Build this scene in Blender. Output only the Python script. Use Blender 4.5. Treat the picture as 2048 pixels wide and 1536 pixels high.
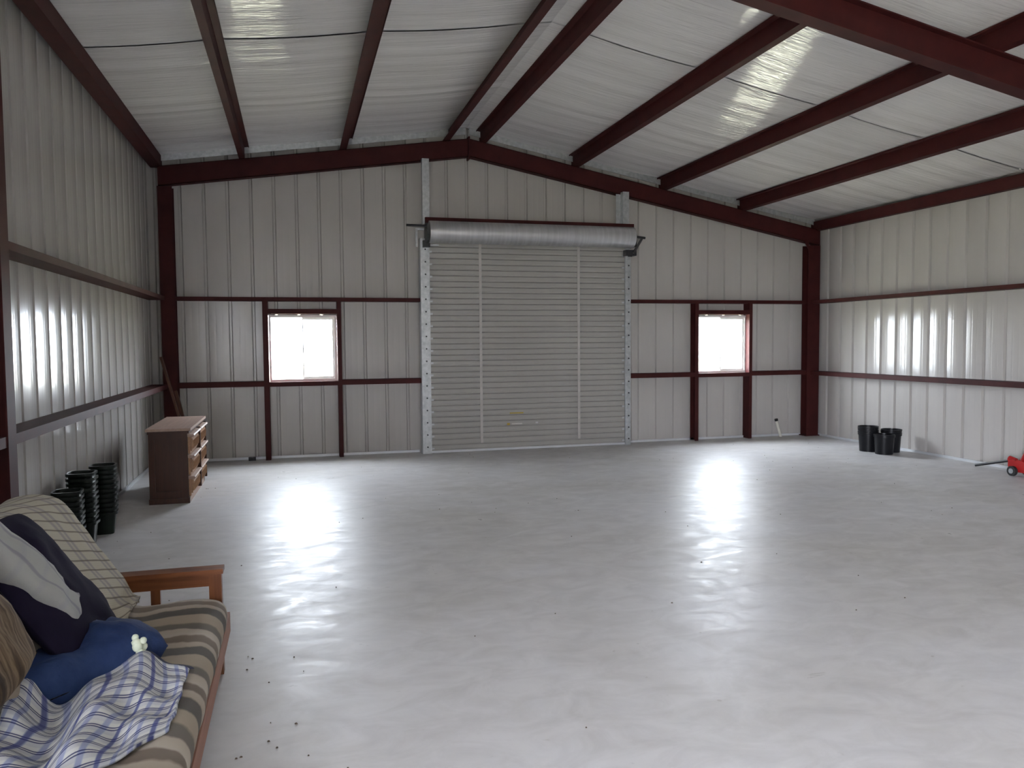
import bpy, math, random
from mathutils import Vector, Matrix, noise

sc = bpy.context.scene
for o in list(bpy.data.objects):
    bpy.data.objects.remove(o)

# ------------------------------------------------------------------ camera
CAM = Vector((-2.6044, -11.8805, 1.70))
YAW, PITCH, ROLL, FPX = math.radians(15.3097), math.radians(3.1324), math.radians(-0.4567), 1579.2
fwd = Vector((math.sin(YAW) * math.cos(PITCH), math.cos(YAW) * math.cos(PITCH), -math.sin(PITCH)))
rgt = Vector((math.cos(YAW), -math.sin(YAW), 0))
upv = rgt.cross(fwd)
r2 = rgt * math.cos(ROLL) + upv * math.sin(ROLL)
u2 = -rgt * math.sin(ROLL) + upv * math.cos(ROLL)
cd = bpy.data.cameras.new('camera')
cd.sensor_width = 36.0
cd.lens = FPX / 2048 * 36.0
cd.clip_start = 0.05
cd.clip_end = 500
cam = bpy.data.objects.new('camera', cd)
sc.collection.objects.link(cam)
m3 = Matrix((r2, u2, -fwd)).transposed()
cam.matrix_world = Matrix.Translation(CAM) @ m3.to_4x4()
sc.camera = cam

# ------------------------------------------------------------------ sky, exposure
world = bpy.data.worlds.new('overcast_sky')
sc.world = world
world.use_nodes = True
bg = world.node_tree.nodes['Background']
bg.inputs['Color'].default_value = (0.85, 0.89, 1.0, 1)
bg.inputs['Strength'].default_value = 68.0
sc.view_settings.view_transform = 'Standard'
sc.view_settings.look = 'None'
sc.view_settings.gamma = 1.0
sc.view_settings.use_curve_mapping = False
sc.view_settings.exposure = 0.06
sc.cycles.max_bounces = 10
sc.cycles.diffuse_bounces = 6
sc.cycles.glossy_bounces = 6
sc.cycles.transparent_max_bounces = 16
sc.cycles.sample_clamp_indirect = 12.0
sc.cycles.use_denoising = True
sc.cycles.use_adaptive_sampling = True
sc.cycles.adaptive_threshold = 0.02


def portal(name, loc, rot, sx, sy):
    """sky portal in an opening: adds no light of its own, only guides sampling of the sky"""
    l = bpy.data.lights.new(name, 'AREA')
    l.shape = 'RECTANGLE'
    l.size, l.size_y = sx, sy
    l.cycles.is_portal = True
    o = bpy.data.objects.new(name, l)
    o.location = loc
    o.rotation_euler = rot
    sc.collection.objects.link(o)


R90 = math.pi / 2
portal('sky_portal_window', (-2.49, 0.30, 1.62), (-R90, 0, 0), 1.0, 1.0)
portal('sky_portal_window', (4.32, 0.30, 1.62), (-R90, 0, 0), 1.0, 1.0)
portal('sky_portal_door', (-4.76, -14.5, 1.5), (0, -R90, 0), 3.0, 2.6)

# ------------------------------------------------------------------ materials
MATS = {}


def newmat(name):
    m = bpy.data.materials.new(name)
    m.use_nodes = True
    MATS[name] = m
    nt = m.node_tree
    return m, nt, nt.nodes['Principled BSDF']


def N(nt, t, **kw):
    n = nt.nodes.new(t)
    for k, v in kw.items():
        setattr(n, k, v)
    return n


def lk(nt, a, b):
    nt.links.new(a, b)


def mapping(nt, scale=(1, 1, 1), coord='Object', rot=(0, 0, 0)):
    tc = N(nt, 'ShaderNodeTexCoord')
    mp = N(nt, 'ShaderNodeMapping')
    mp.inputs['Scale'].default_value = scale
    mp.inputs['Rotation'].default_value = rot
    lk(nt, tc.outputs[coord], mp.inputs['Vector'])
    return mp.outputs['Vector']


def ramp(nt, fac, stops, interp='LINEAR'):
    r = N(nt, 'ShaderNodeValToRGB')
    r.color_ramp.interpolation = interp
    els = r.color_ramp.elements
    while len(els) < len(stops):
        els.new(0.5)
    for e, (p, c) in zip(els, stops):
        e.position = p
        e.color = (*c, 1) if len(c) == 3 else c
    lk(nt, fac, r.inputs['Fac'])
    return r.outputs['Color']


def noise_tex(nt, vec, scale, detail=4, rough=0.55, dist=0.0):
    n = N(nt, 'ShaderNodeTexNoise')
    n.inputs['Scale'].default_value = scale
    n.inputs['Detail'].default_value = detail
    n.inputs['Roughness'].default_value = rough
    n.inputs['Distortion'].default_value = dist
    lk(nt, vec, n.inputs['Vector'])
    return n.outputs['Fac']


def bump(nt, bsdf, height, strength, dist, prev=None):
    b = N(nt, 'ShaderNodeBump')
    b.inputs['Strength'].default_value = strength
    b.inputs['Distance'].default_value = dist
    lk(nt, height, b.inputs['Height'])
    if prev is not None:
        lk(nt, prev, b.inputs['Normal'])
    lk(nt, b.outputs['Normal'], bsdf.inputs['Normal'])
    return b.outputs['Normal']


def simple(name, c1, c2=None, rough=0.5, metal=0.0, nscale=6.0, stretch=(1, 1, 1), spec=0.5, bstr=0.0, bscale=60, bdist=0.002):
    m, nt, b = newmat(name)
    c2 = c2 or tuple(v * 0.8 for v in c1)
    v = mapping(nt, stretch)
    f = noise_tex(nt, v, nscale)
    lk(nt, ramp(nt, f, [(0.3, c2), (0.7, c1)]), b.inputs['Base Color'])
    b.inputs['Roughness'].default_value = rough
    b.inputs['Metallic'].default_value = metal
    b.inputs['Specular IOR Level'].default_value = spec
    if bstr:
        bump(nt, b, noise_tex(nt, v, bscale), bstr, bdist)
    return m


simple('red_iron', (0.056, 0.011, 0.010), (0.038, 0.008, 0.008), rough=0.62, nscale=5, spec=0.18)
simple('galvanized', (0.55, 0.57, 0.58), (0.40, 0.42, 0.43), rough=0.42, metal=0.7, nscale=18)
simple('coil_metal', (0.62, 0.62, 0.63), (0.50, 0.50, 0.51), rough=0.38, metal=0.75, nscale=30, stretch=(1, 0.05, 0.05))
simple('door_paint', (0.36, 0.35, 0.325), (0.335, 0.325, 0.30), rough=0.40, nscale=3)
simple('strap_white', (0.50, 0.48, 0.45), rough=0.5)
simple('white_vinyl', (0.82, 0.82, 0.80), (0.78, 0.78, 0.76), rough=0.4)
simple('black_metal', (0.02, 0.02, 0.022), rough=0.45)
simple('black_plastic', (0.011, 0.011, 0.013), (0.007, 0.007, 0.009), rough=0.35, spec=0.25)
simple('green_plastic', (0.006, 0.012, 0.008), (0.004, 0.007, 0.005), rough=0.32, spec=0.25)
simple('red_paint', (0.42, 0.012, 0.012), (0.35, 0.01, 0.01), rough=0.3)
simple('rubber', (0.02, 0.02, 0.02), rough=0.7)
simple('pvc', (0.72, 0.70, 0.62), rough=0.4)
simple('foam', (0.62, 0.66, 0.52), (0.5, 0.55, 0.42), rough=0.9, nscale=30)
simple('sticker_yellow', (0.42, 0.30, 0.04), rough=0.6)
simple('sticker_pale', (0.62, 0.60, 0.56), rough=0.6)
simple('grass_sunlit_tone', (0.44, 0.41, 0.29), (0.34, 0.32, 0.20), rough=0.9, nscale=0.8)  # raised albedo stands in for sunlight on the ground outside
simple('base_trim', (0.72, 0.74, 0.76), (0.55, 0.57, 0.6), rough=0.35, metal=0.3, nscale=2)
simple('navy', (0.015, 0.012, 0.027), (0.010, 0.008, 0.020), rough=0.9, bstr=0.3, spec=0.08)
simple('quilt_back', (0.012, 0.014, 0.05), rough=0.85)
simple('debris', (0.10, 0.075, 0.05), rough=0.9)
simple('roof_metal', (0.4, 0.4, 0.4), rough=0.5)
simple('brass', (0.30, 0.20, 0.08), rough=0.4, metal=0.8)

# painted wall sheet
m, nt, b = newmat('wall_sheet')
v = mapping(nt, (1, 1, 0.35))
f = noise_tex(nt, v, 1.3, 5)
lk(nt, ramp(nt, f, [(0.3, (0.435, 0.415, 0.392)), (0.7, (0.475, 0.455, 0.432))]), b.inputs['Base Color'])
b.inputs['Roughness'].default_value = 0.19
b.inputs['Specular IOR Level'].default_value = 0.38
v2 = mapping(nt, (1, 1, 0.12))
bump(nt, b, noise_tex(nt, v2, 4.0, 1), 0.08, 0.004)

# vinyl faced insulation
m, nt, b = newmat('insulation_vinyl')
v = mapping(nt, (0.5, 1, 1))
f = noise_tex(nt, v, 1.2, 4)
lk(nt, ramp(nt, f, [(0.3, (0.71, 0.69, 0.68)), (0.7, (0.77, 0.75, 0.74))]), b.inputs['Base Color'])
b.inputs['Roughness'].default_value = 0.11
vw = mapping(nt, (0.9, 11.0, 1))
nw = bump(nt, b, noise_tex(nt, vw, 1.6, 3, 0.6, 0.6), 0.42, 0.02)
vf = mapping(nt, (4.0, 40.0, 4))
bump(nt, b, noise_tex(nt, vf, 1.5, 2), 0.5, 0.004, nw)

# concrete
m, nt, b = newmat('concrete')
v = mapping(nt, (1, 1, 1))
f1 = noise_tex(nt, v, 0.45, 6, 0.6, 0.4)
f2 = noise_tex(nt, mapping(nt, (1, 1.6, 1)), 3.2, 8, 0.65, 0.8)
c1 = ramp(nt, f1, [(0.30, (0.53, 0.515, 0.495)), (0.5, (0.61, 0.60, 0.60)), (0.72, (0.68, 0.68, 0.70))])
c2 = ramp(nt, f2, [(0.32, (0.87, 0.868, 0.865)), (0.6, (1, 1, 1))])
mx = N(nt, 'ShaderNodeMix', data_type='RGBA', blend_type='MULTIPLY')
mx.inputs['Factor'].default_value = 1.0
lk(nt, c1, mx.inputs['A'])
lk(nt, c2, mx.inputs['B'])
# sparse dark specks
f3 = noise_tex(nt, v, 9.0, 2)
c3 = ramp(nt, f3, [(0.735, (1, 1, 1)), (0.775, (0.82, 0.80, 0.78))])
mx2 = N(nt, 'ShaderNodeMix', data_type='RGBA', blend_type='MULTIPLY')
mx2.inputs['Factor'].default_value = 1.0
lk(nt, mx.outputs['Result'], mx2.inputs['A'])
lk(nt, c3, mx2.inputs['B'])
lk(nt, mx2.outputs['Result'], b.inputs['Base Color'])
rr = ramp(nt, f2, [(0.3, (0.52,) * 3), (0.55, (0.42,) * 3), (0.70, (0.27,) * 3)])
lk(nt, rr, b.inputs['Roughness'])
b.inputs['Specular IOR Level'].default_value = 0.2
nb = bump(nt, b, noise_tex(nt, mapping(nt, (1, 1, 1)), 5.0, 3, 0.5, 0.3), 0.16, 0.01)
bump(nt, b, noise_tex(nt, v, 40, 3), 0.10, 0.002, nb)

# glass pane (thin): straight-through plus a weak mirror
m = bpy.data.materials.new('glass')
MATS['glass'] = m
m.use_nodes = True
nt = m.node_tree
nt.nodes.clear()
out = N(nt, 'ShaderNodeOutputMaterial')
tr = N(nt, 'ShaderNodeBsdfTransparent')
tr.inputs['Color'].default_value = (0.94, 0.96, 0.95, 1)
gl = N(nt, 'ShaderNodeBsdfGlossy')
gl.inputs['Roughness'].default_value = 0.02
mxs = N(nt, 'ShaderNodeMixShader')
mxs.inputs['Fac'].default_value = 0.06
lk(nt, tr.outputs[0], mxs.inputs[1])
lk(nt, gl.outputs[0], mxs.inputs[2])
lk(nt, mxs.outputs[0], out.inputs['Surface'])


def wood(name, light, dark, rough=0.4, axis='X', scale=9.0):
    m, nt, b = newmat(name)
    st = {'X': (0.6, 9, 9), 'Y': (9, 0.6, 9), 'Z': (9, 9, 0.6)}[axis]
    v = mapping(nt, st)
    f = noise_tex(nt, v, scale * 0.35, 6, 0.6, 0.8)
    lk(nt, ramp(nt, f, [(0.3, dark), (0.68, light)]), b.inputs['Base Color'])
    b.inputs['Roughness'].default_value = rough
    b.inputs['Specular IOR Level'].default_value = 0.3
    bump(nt, b, f, 0.12, 0.003)


wood('arm_wood', (0.20, 0.072, 0.026), (0.11, 0.034, 0.013), 0.38, 'X')
wood('post_wood', (0.19, 0.068, 0.024), (0.10, 0.031, 0.012), 0.4, 'Z')
wood('rail_wood', (0.30, 0.135, 0.085), (0.22, 0.09, 0.055), 0.5, 'Y')
wood('dresser_shaded_wood', (0.060, 0.021, 0.010), (0.034, 0.011, 0.006), 0.42, 'Z')  # base colour darkened to hold the shade on the side facing the camera
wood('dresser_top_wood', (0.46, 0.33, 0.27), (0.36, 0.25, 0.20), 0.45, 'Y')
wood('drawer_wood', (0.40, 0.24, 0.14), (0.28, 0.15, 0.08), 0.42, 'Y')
wood('ledge_lit_wood', (0.46, 0.34, 0.28), (0.38, 0.27, 0.21), 0.6, 'Y')  # pale tone holds the light falling on the ledges and plinth
wood('plank_wood', (0.11, 0.050, 0.030), (0.06, 0.028, 0.018), 0.6, 'Z')


def math_n(nt, op, a, b_=None, c=None):
    n = N(nt, 'ShaderNodeMath', operation=op)
    for i, s in enumerate((a, b_, c)):
        if s is None:
            continue
        if isinstance(s, (int, float)):
            n.inputs[i].default_value = s
        else:
            lk(nt, s, n.inputs[i])
    return n.outputs[0]


def uvs(nt):
    tc = N(nt, 'ShaderNodeTexCoord')
    sp = N(nt, 'ShaderNodeSeparateXYZ')
    lk(nt, tc.outputs['UV'], sp.inputs[0])
    return sp.outputs[0], sp.outputs[1]


def lines(nt, coord, period, stops):
    """stripe factor colour (grey) from a repeating ramp"""
    fr = math_n(nt, 'FRACT', math_n(nt, 'DIVIDE', coord, period))
    return ramp(nt, fr, [(p, (g, g, g)) for p, g in stops], 'LINEAR')


def plaid(name, ground, layers, rough=0.9):
    """layers: (axis 0/1, period, stops, colour); metres in the UV map"""
    m, nt, b = newmat(name)
    u, v = uvs(nt)
    cur = None
    for ax, per, stops, col in layers:
        f = lines(nt, (u, v)[ax], per, stops)
        mx = N(nt, 'ShaderNodeMix', data_type='RGBA')
        lk(nt, f, mx.inputs['Factor'])
        if cur is None:
            mx.inputs['A'].default_value = (*ground, 1)
        else:
            lk(nt, cur, mx.inputs['A'])
        mx.inputs['B'].default_value = (*col, 1)
        cur = mx.outputs['Result']
    lk(nt, cur, b.inputs['Base Color'])
    b.inputs['Roughness'].default_value = rough
    b.inputs['Specular IOR Level'].default_value = 0.15
    bump(nt, b, noise_tex(nt, mapping(nt, (1, 1, 1)), 90, 3), 0.25, 0.003)


plaid('tan_plaid', (0.42, 0.395, 0.325), [
    (1, 0.011, [(0.0, 0.0), (0.45, 0.0), (0.6, 0.30), (0.9, 0.0)], (0.30, 0.275, 0.225)),
    (0, 0.185, [(0.0, 0.0), (0.30, 0.0), (0.36, 0.55), (0.44, 0.55), (0.48, 0.12), (0.56, 0.12), (0.60, 0.55), (0.68, 0.55), (0.74, 0.0)], (0.19, 0.185, 0.215)),
    (1, 0.056, [(0.0, 0.0), (0.40, 0.0), (0.46, 0.8), (0.56, 0.8), (0.62, 0.0)], (0.12, 0.10, 0.085)),
])
plaid('grey_plaid', (0.34, 0.345, 0.335), [
    (0, 0.12, [(0.0, 0.0), (0.35, 0.0), (0.45, 0.5), (0.55, 0.5), (0.65, 0.0)], (0.30, 0.31, 0.33)),
    (1, 0.10, [(0.0, 0.0), (0.4, 0.0), (0.47, 0.7), (0.57, 0.7), (0.64, 0.0)], (0.20, 0.205, 0.24)),
])
plaid('blue_plaid', (0.56, 0.57, 0.55), [
    (0, 0.054, [(0.0, 0.0), (0.25, 0.0), (0.34, 0.75), (0.58, 0.75), (0.68, 0.0)], (0.20, 0.24, 0.44)),
    (1, 0.054, [(0.0, 0.0), (0.45, 0.0), (0.55, 0.35), (0.85, 0.35), (0.95, 0.0)], (0.30, 0.32, 0.42)),
    (1, 0.054, [(0.0, 0.0), (0.20, 0.0), (0.24, 0.9), (0.30, 0.9), (0.34, 0.05), (0.40, 0.05), (0.44, 0.9), (0.50, 0.9), (0.55, 0.0)], (0.020, 0.026, 0.11)),
    (0, 0.162, [(0.0, 0.0), (0.10, 0.0), (0.13, 0.7), (0.19, 0.7), (0.22, 0.0)], (0.05, 0.06, 0.20)),
])

# futon mattress: woven stripes across
m, nt, b = newmat('stripe_fabric')
tc = N(nt, 'ShaderNodeTexCoord')
sp = N(nt, 'ShaderNodeSeparateXYZ')
lk(nt, tc.outputs['Object'], sp.inputs[0])
wob = noise_tex(nt, mapping(nt, (4, 1.5, 4)), 1.5, 3)
yy = math_n(nt, 'ADD', sp.outputs[1], math_n(nt, 'MULTIPLY', wob, 0.10))
fr = math_n(nt, 'FRACT', math_n(nt, 'DIVIDE', yy, 0.50))
col = ramp(nt, fr, [(0.0, (0.33, 0.28, 0.22)), (0.10, (0.33, 0.28, 0.22)), (0.13, (0.10, 0.095, 0.085)), (0.30, (0.11, 0.10, 0.09)),
                    (0.33, (0.36, 0.31, 0.25)), (0.42, (0.38, 0.335, 0.275)), (0.45, (0.17, 0.14, 0.115)), (0.56, (0.20, 0.165, 0.135)),
                    (0.59, (0.44, 0.40, 0.34)), (0.72, (0.40, 0.35, 0.29)), (0.75, (0.145, 0.13, 0.115)), (0.86, (0.15, 0.135, 0.115)),
                    (0.90, (0.33, 0.28, 0.22)), (1.0, (0.33, 0.28, 0.22))])
lk(nt, col, b.inputs['Base Color'])
b.inputs['Roughness'].default_value = 0.85
b.inputs['Specular IOR Level'].default_value = 0.2
bump(nt, b, noise_tex(nt, mapping(nt, (1, 1, 1)), 70, 3), 0.3, 0.003)

# denim
m, nt, b = newmat('denim')
f = noise_tex(nt, mapping(nt, (1, 1, 1)), 9, 4)
lk(nt, ramp(nt, f, [(0.3, (0.011, 0.023, 0.080)), (0.7, (0.024, 0.046, 0.125))]), b.inputs['Base Color'])
b.inputs['Roughness'].default_value = 0.8
b.inputs['Specular IOR Level'].default_value = 0.2
bump(nt, b, noise_tex(nt, mapping(nt, (1, 2, 1)), 14, 4), 0.5, 0.012)

# camo brown streaks
m, nt, b = newmat('brown_streaks')
u, v = uvs(nt)
cmb = N(nt, 'ShaderNodeCombineXYZ')
lk(nt, math_n(nt, 'MULTIPLY', u, 9.0), cmb.inputs[0])
lk(nt, math_n(nt, 'MULTIPLY', v, 1.6), cmb.inputs[1])
f = noise_tex(nt, cmb.outputs[0], 1.6, 4, 0.6, 0.6)
lk(nt, ramp(nt, f, [(0.34, (0.032, 0.020, 0.011)), (0.46, (0.075, 0.048, 0.026)), (0.56, (0.18, 0.13, 0.08)), (0.68, (0.058, 0.036, 0.020))]), b.inputs['Base Color'])
b.inputs['Roughness'].default_value = 0.85
b.inputs['Specular IOR Level'].default_value = 0.2


# ------------------------------------------------------------------ mesh builder
class MB:
    def __init__(self):
        self.v, self.f, self.uv = [], [], {}

    def add(self, vs, fs):
        n = len(self.v)
        self.v += [tuple(p) for p in vs]
        self.f += [tuple(i + n for i in q) for q in fs]
        return self

    def box(self, x0, x1, y0, y1, z0, z1, mat=None):
        vs = [Vector((x, y, z)) for x in (x0, x1) for y in (y0, y1) for z in (z0, z1)]
        if mat is not None:
            vs = [mat @ p for p in vs]
        return self.add(vs, [(0, 1, 3, 2), (4, 6, 7, 5), (0, 4, 5, 1), (2, 3, 7, 6), (0, 2, 6, 4), (1, 5, 7, 3)])

    def sweep(self, prof, p0, p1, ax, ay):
        """closed 2D profile (a,b) extruded from p0 to p1; ax, ay are the 3D axes of the profile"""
        p0, p1, ax, ay = map(Vector, (p0, p1, ax, ay))
        n = len(prof)
        vs = [p + ax * a + ay * b_ for p in (p0, p1) for a, b_ in prof]
        fs = [(i, (i + 1) % n, n + (i + 1) % n, n + i) for i in range(n)]
        fs += [tuple(range(n))[::-1], tuple(range(n, 2 * n))]
        return self.add(vs, fs)

    def tube(self, p0, p1, r0, r1=None, seg=12, caps=True):
        p0, p1 = Vector(p0), Vector(p1)
        r1 = r0 if r1 is None else r1
        d = (p1 - p0).normalized()
        a = d.orthogonal().normalized()
        c = d.cross(a)
        vs = []
        for p, r in ((p0, r0), (p1, r1)):
            for i in range(seg):
                t = 2 * math.pi * i / seg
                vs.append(p + a * (r * math.cos(t)) + c * (r * math.sin(t)))
        fs = [(i, (i + 1) % seg, seg + (i + 1) % seg, seg + i) for i in range(seg)]
        if caps:
            fs += [tuple(range(seg))[::-1], tuple(range(seg, 2 * seg))]
        return self.add(vs, fs)

    def lathe(self, prof, seg=20, power=2.0, close=False):
        """prof: (r,z) list about Z; power>2 squares the section"""
        vs = []
        for r, z in prof:
            for i in range(seg):
                t = 2 * math.pi * (i + 0.5) / seg
                c, s = math.cos(t), math.sin(t)
                k = (abs(c) ** power + abs(s) ** power) ** (-1 / power)
                vs.append((r * c * k, r * s * k, z))
        n = len(prof)
        fs = []
        for j in range(n - 1):
            for i in range(seg):
                a, b_ = j * seg + i, j * seg + (i + 1) % seg
                fs.append((a, b_, b_ + seg, a + seg))
        fs.append(tuple(range(seg))[::-1])
        return self.add(vs, fs)

    def grid(self, fn, nu, nv, uvfn=None):
        n = len(self.v)
        for j in range(nv + 1):
            for i in range(nu + 1):
                self.v.append(tuple(fn(i / nu, j / nv)))
                if uvfn:
                    self.uv[len(self.v) - 1] = uvfn(i / nu, j / nv)
        for j in range(nv):
            for i in range(nu):
                a = n + j * (nu + 1) + i
                self.f.append((a, a + 1, a + nu + 2, a + nu + 1))
        return self

    def mesh(self, name, mat, smooth=False, angle=None):
        me = bpy.data.meshes.new(name)
        me.from_pydata(self.v, [], self.f)
        if self.uv:
            l = me.uv_layers.new(name='UVMap')
            for lp in me.loops:
                l.data[lp.index].uv = self.uv.get(lp.vertex_index, (0, 0))
        me.materials.append(MATS[mat])
        if smooth or angle:
            me.shade_smooth()
            if angle:
                me.set_sharp_from_angle(angle=math.radians(angle))
        me.update()
        return me

    def build(self, name, mat, parent=None, smooth=False, angle=None, loc=None):
        """links one object; vertex coordinates are world coordinates unless loc/parent say otherwise"""
        o = bpy.data.objects.new(name, self.mesh(name, mat, smooth, angle))
        sc.collection.objects.link(o)
        if parent is not None:
            attach(o, parent)
        if loc is not None:
            o.location = loc
        return o


def attach(o, parent):
    o.parent = parent
    pm = WORLD.get(parent.name)
    if pm is not None:
        o.matrix_parent_inverse = pm.inverted()


WORLD = {}


def recenter(o, base):
    """move the object's origin to base while the mesh stays in place"""
    base = Vector(base)
    o.data.transform(Matrix.Translation(-base))
    o.location = base
    WORLD[o.name] = Matrix.Translation(base)
    return o


def empty(name, loc, rz=0.0):
    o = bpy.data.objects.new(name, None)
    o.empty_display_size = 0.1
    sc.collection.objects.link(o)
    o.location = loc
    o.rotation_euler = (0, 0, rz)
    WORLD[o.name] = Matrix.Translation(Vector(loc)) @ Matrix.Rotation(rz, 4, 'Z')
    return o


def tag(o, label=None, cat=None, group=None, kind=None):
    if label:
        o['label'] = label
    if cat:
        o['category'] = cat
    if group:
        o['group'] = group
    if kind:
        o['kind'] = kind
    return o


def inst(me, name, parent, loc=(0, 0, 0), rot=(0, 0, 0)):
    """child sharing mesh data, placed in the parent's local frame"""
    o = bpy.data.objects.new(name, me)
    sc.collection.objects.link(o)
    o.parent = parent
    o.location = loc
    o.rotation_euler = rot
    return o


# ------------------------------------------------------------------ dimensions
XL, XR = -4.56, 6.25          # side wall sheets
YB, YF = 0.20, -17.0         # back and front (behind the camera) wall sheets
ZR = 4.765                    # purlin seat at the ridge
SL, SR = 0.1435, 0.193        # roof slopes left and right


def seat(x):
    return ZR + SL * x if x < 0 else ZR - SR * x


# ------------------------------------------------------------------ floor, ground outside
fl = MB().box(XL - 0.08, XR + 0.08, YF - 0.1, YB + 0.08, -0.12, 0.0).build('floor', 'concrete')
tag(fl, 'grey trowelled concrete slab floor', kind='structure')
g = MB().box(-60, 60, -70, 60, -0.45, -0.13).build('lawn', 'grass_sunlit_tone')
tag(g, 'pale dry lawn outside the building, sunlit brightness put into its colour', kind='structure')


# ------------------------------------------------------------------ ribbed wall sheets
def rib_profile(u, pitch, u0, bow=0.0068):
    """outward depth of the sheet at u (major rib every pitch, two minor ribs between, pans slightly bowed)"""
    t = ((u - u0) / pitch + 0.5) % 1.0 - 0.5
    d = abs(t) * pitch
    if d < 0.012:
        return 0.030
    if d < 0.026:
        return 0.030 * (0.026 - d) / 0.014
    s = (t % 1.0)
    s = (s * pitch - 0.026) / (pitch - 0.052)
    z = -bow * math.sin(math.pi * s)
    for c in (1 / 3, 2 / 3):
        k = abs(s - c) * (pitch - 0.052)
        if k < 0.016:
            z += 0.0008 * (0.5 + 0.5 * math.cos(math.pi * k / 0.016))
    return z


def ribbed_wall(name, origin, ud, od, u_start, u_end, pitch, u0, top, openings, label, bow=0.0068):
    """ud: wall direction, od: outward; openings: (u0,u1,z0,z1)"""
    root = empty(name, origin)
    tag(root, label, kind='structure')
    ud, od = Vector(ud), Vector(od)
    ks = []
    k = math.floor((u_start - u0) / pitch) - 1
    while u0 + k * pitch < u_end + pitch:
        b0 = u0 + k * pitch
        pan = pitch - 0.052
        loc = [-0.012, 0.012, 0.026]
        for s in range(1, 8):
            loc.append(0.026 + pan * s / 8)
        for c in (1 / 3, 2 / 3):
            for q in (-0.016, -0.008, 0, 0.008, 0.016):
                loc.append(0.026 + pan * c + q)
        loc.append(pitch - 0.026)
        ks += [b0 + q for q in loc]
        k += 1
    for a, b_, *_ in openings:
        ks += [a, b_]
    ks += [u_start, u_end]
    pw = 3 * pitch
    kk = math.floor((u_start - (u0 + pitch * 0.12)) / pw)
    e = u0 + pitch * 0.12 + kk * pw
    edges = []
    while e < u_end:
        edges.append((max(e, u_start), min(e + pw, u_end)))
        e += pw
    for a, b_ in edges:
        if b_ - a < 0.01:
            continue
        us = sorted(set([round(q, 5) for q in ks if a < q < b_] + [a, b_]))
        mb = MB()
        for p, q in zip(us, us[1:]):
            if q - p < 1e-4:
                continue
            mid = (p + q) / 2
            segs = [(0.0, None)]
            for o0, o1, z0, z1 in openings:
                if o0 < mid < o1:
                    segs = ([(0.0, z0)] if z0 > 0.001 else []) + [(z1, None)]
            for s0, s1 in segs:
                P = ud * p + od * rib_profile(p, pitch, u0, bow)
                Q = ud * q + od * rib_profile(q, pitch, u0, bow)
                tp, tq = (top(p), top(q)) if s1 is None else (s1, s1)
                mb.add([P + Vector((0, 0, s0)), Q + Vector((0, 0, s0)), Q + Vector((0, 0, tq)), P + Vector((0, 0, tp))], [(0, 1, 2, 3)])
        me = mb.mesh('wall_panel', 'wall_sheet')
        # weld strips so that smooth shading runs across them
        import bmesh
        bm = bmesh.new()
        bm.from_mesh(me)
        bmesh.ops.remove_doubles(bm, verts=bm.verts, dist=0.0004)
        bm.to_mesh(me)
        bm.free()
        me.shade_smooth()
        me.set_sharp_from_angle(angle=math.radians(35))
        inst(me, 'wall_panel', root)
    return root


W1 = (-2.975, -2.005, 1.13, 2.10)     # left window opening  x0,x1,z0,z1
W2 = (3.886, 4.845, 1.13, 2.10)         # right window opening
gable = lambda u: seat(u) + 0.25
ribbed_wall('wall_back', (0, YB, 0), (1, 0, 0), (0, 1, 0), XL - 0.03, XR + 0.03, 0.318, -3.794 - 0.02, gable, [W1, W2], 'white ribbed steel gable wall with two windows and roll-up door', 0.0015)
ribbed_wall('wall_left', (XL, 0, 0), (0, 1, 0), (-1, 0, 0), YF - 0.03, YB + 0.03, 0.357, -4.571 - 0.02, lambda u: seat(XL) + 0.25, [(-15.8, -13.2, 0.0, 3.0)], 'white ribbed steel side wall behind the futon and dresser')
ribbed_wall('wall_right', (XR, 0, 0), (0, 1, 0), (1, 0, 0), YF - 0.03, YB + 0.03, 0.322, -1.473 + 0.02, lambda u: seat(XR) + 0.25, [], 'white ribbed steel side wall behind the black pots')
ribbed_wall('wall_front', (0, YF, 0), (1, 0, 0), (0, -1, 0), XL - 0.03, XR + 0.03, 0.318, 0.1, gable, [], 'white ribbed steel gable wall behind the camera')


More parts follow.
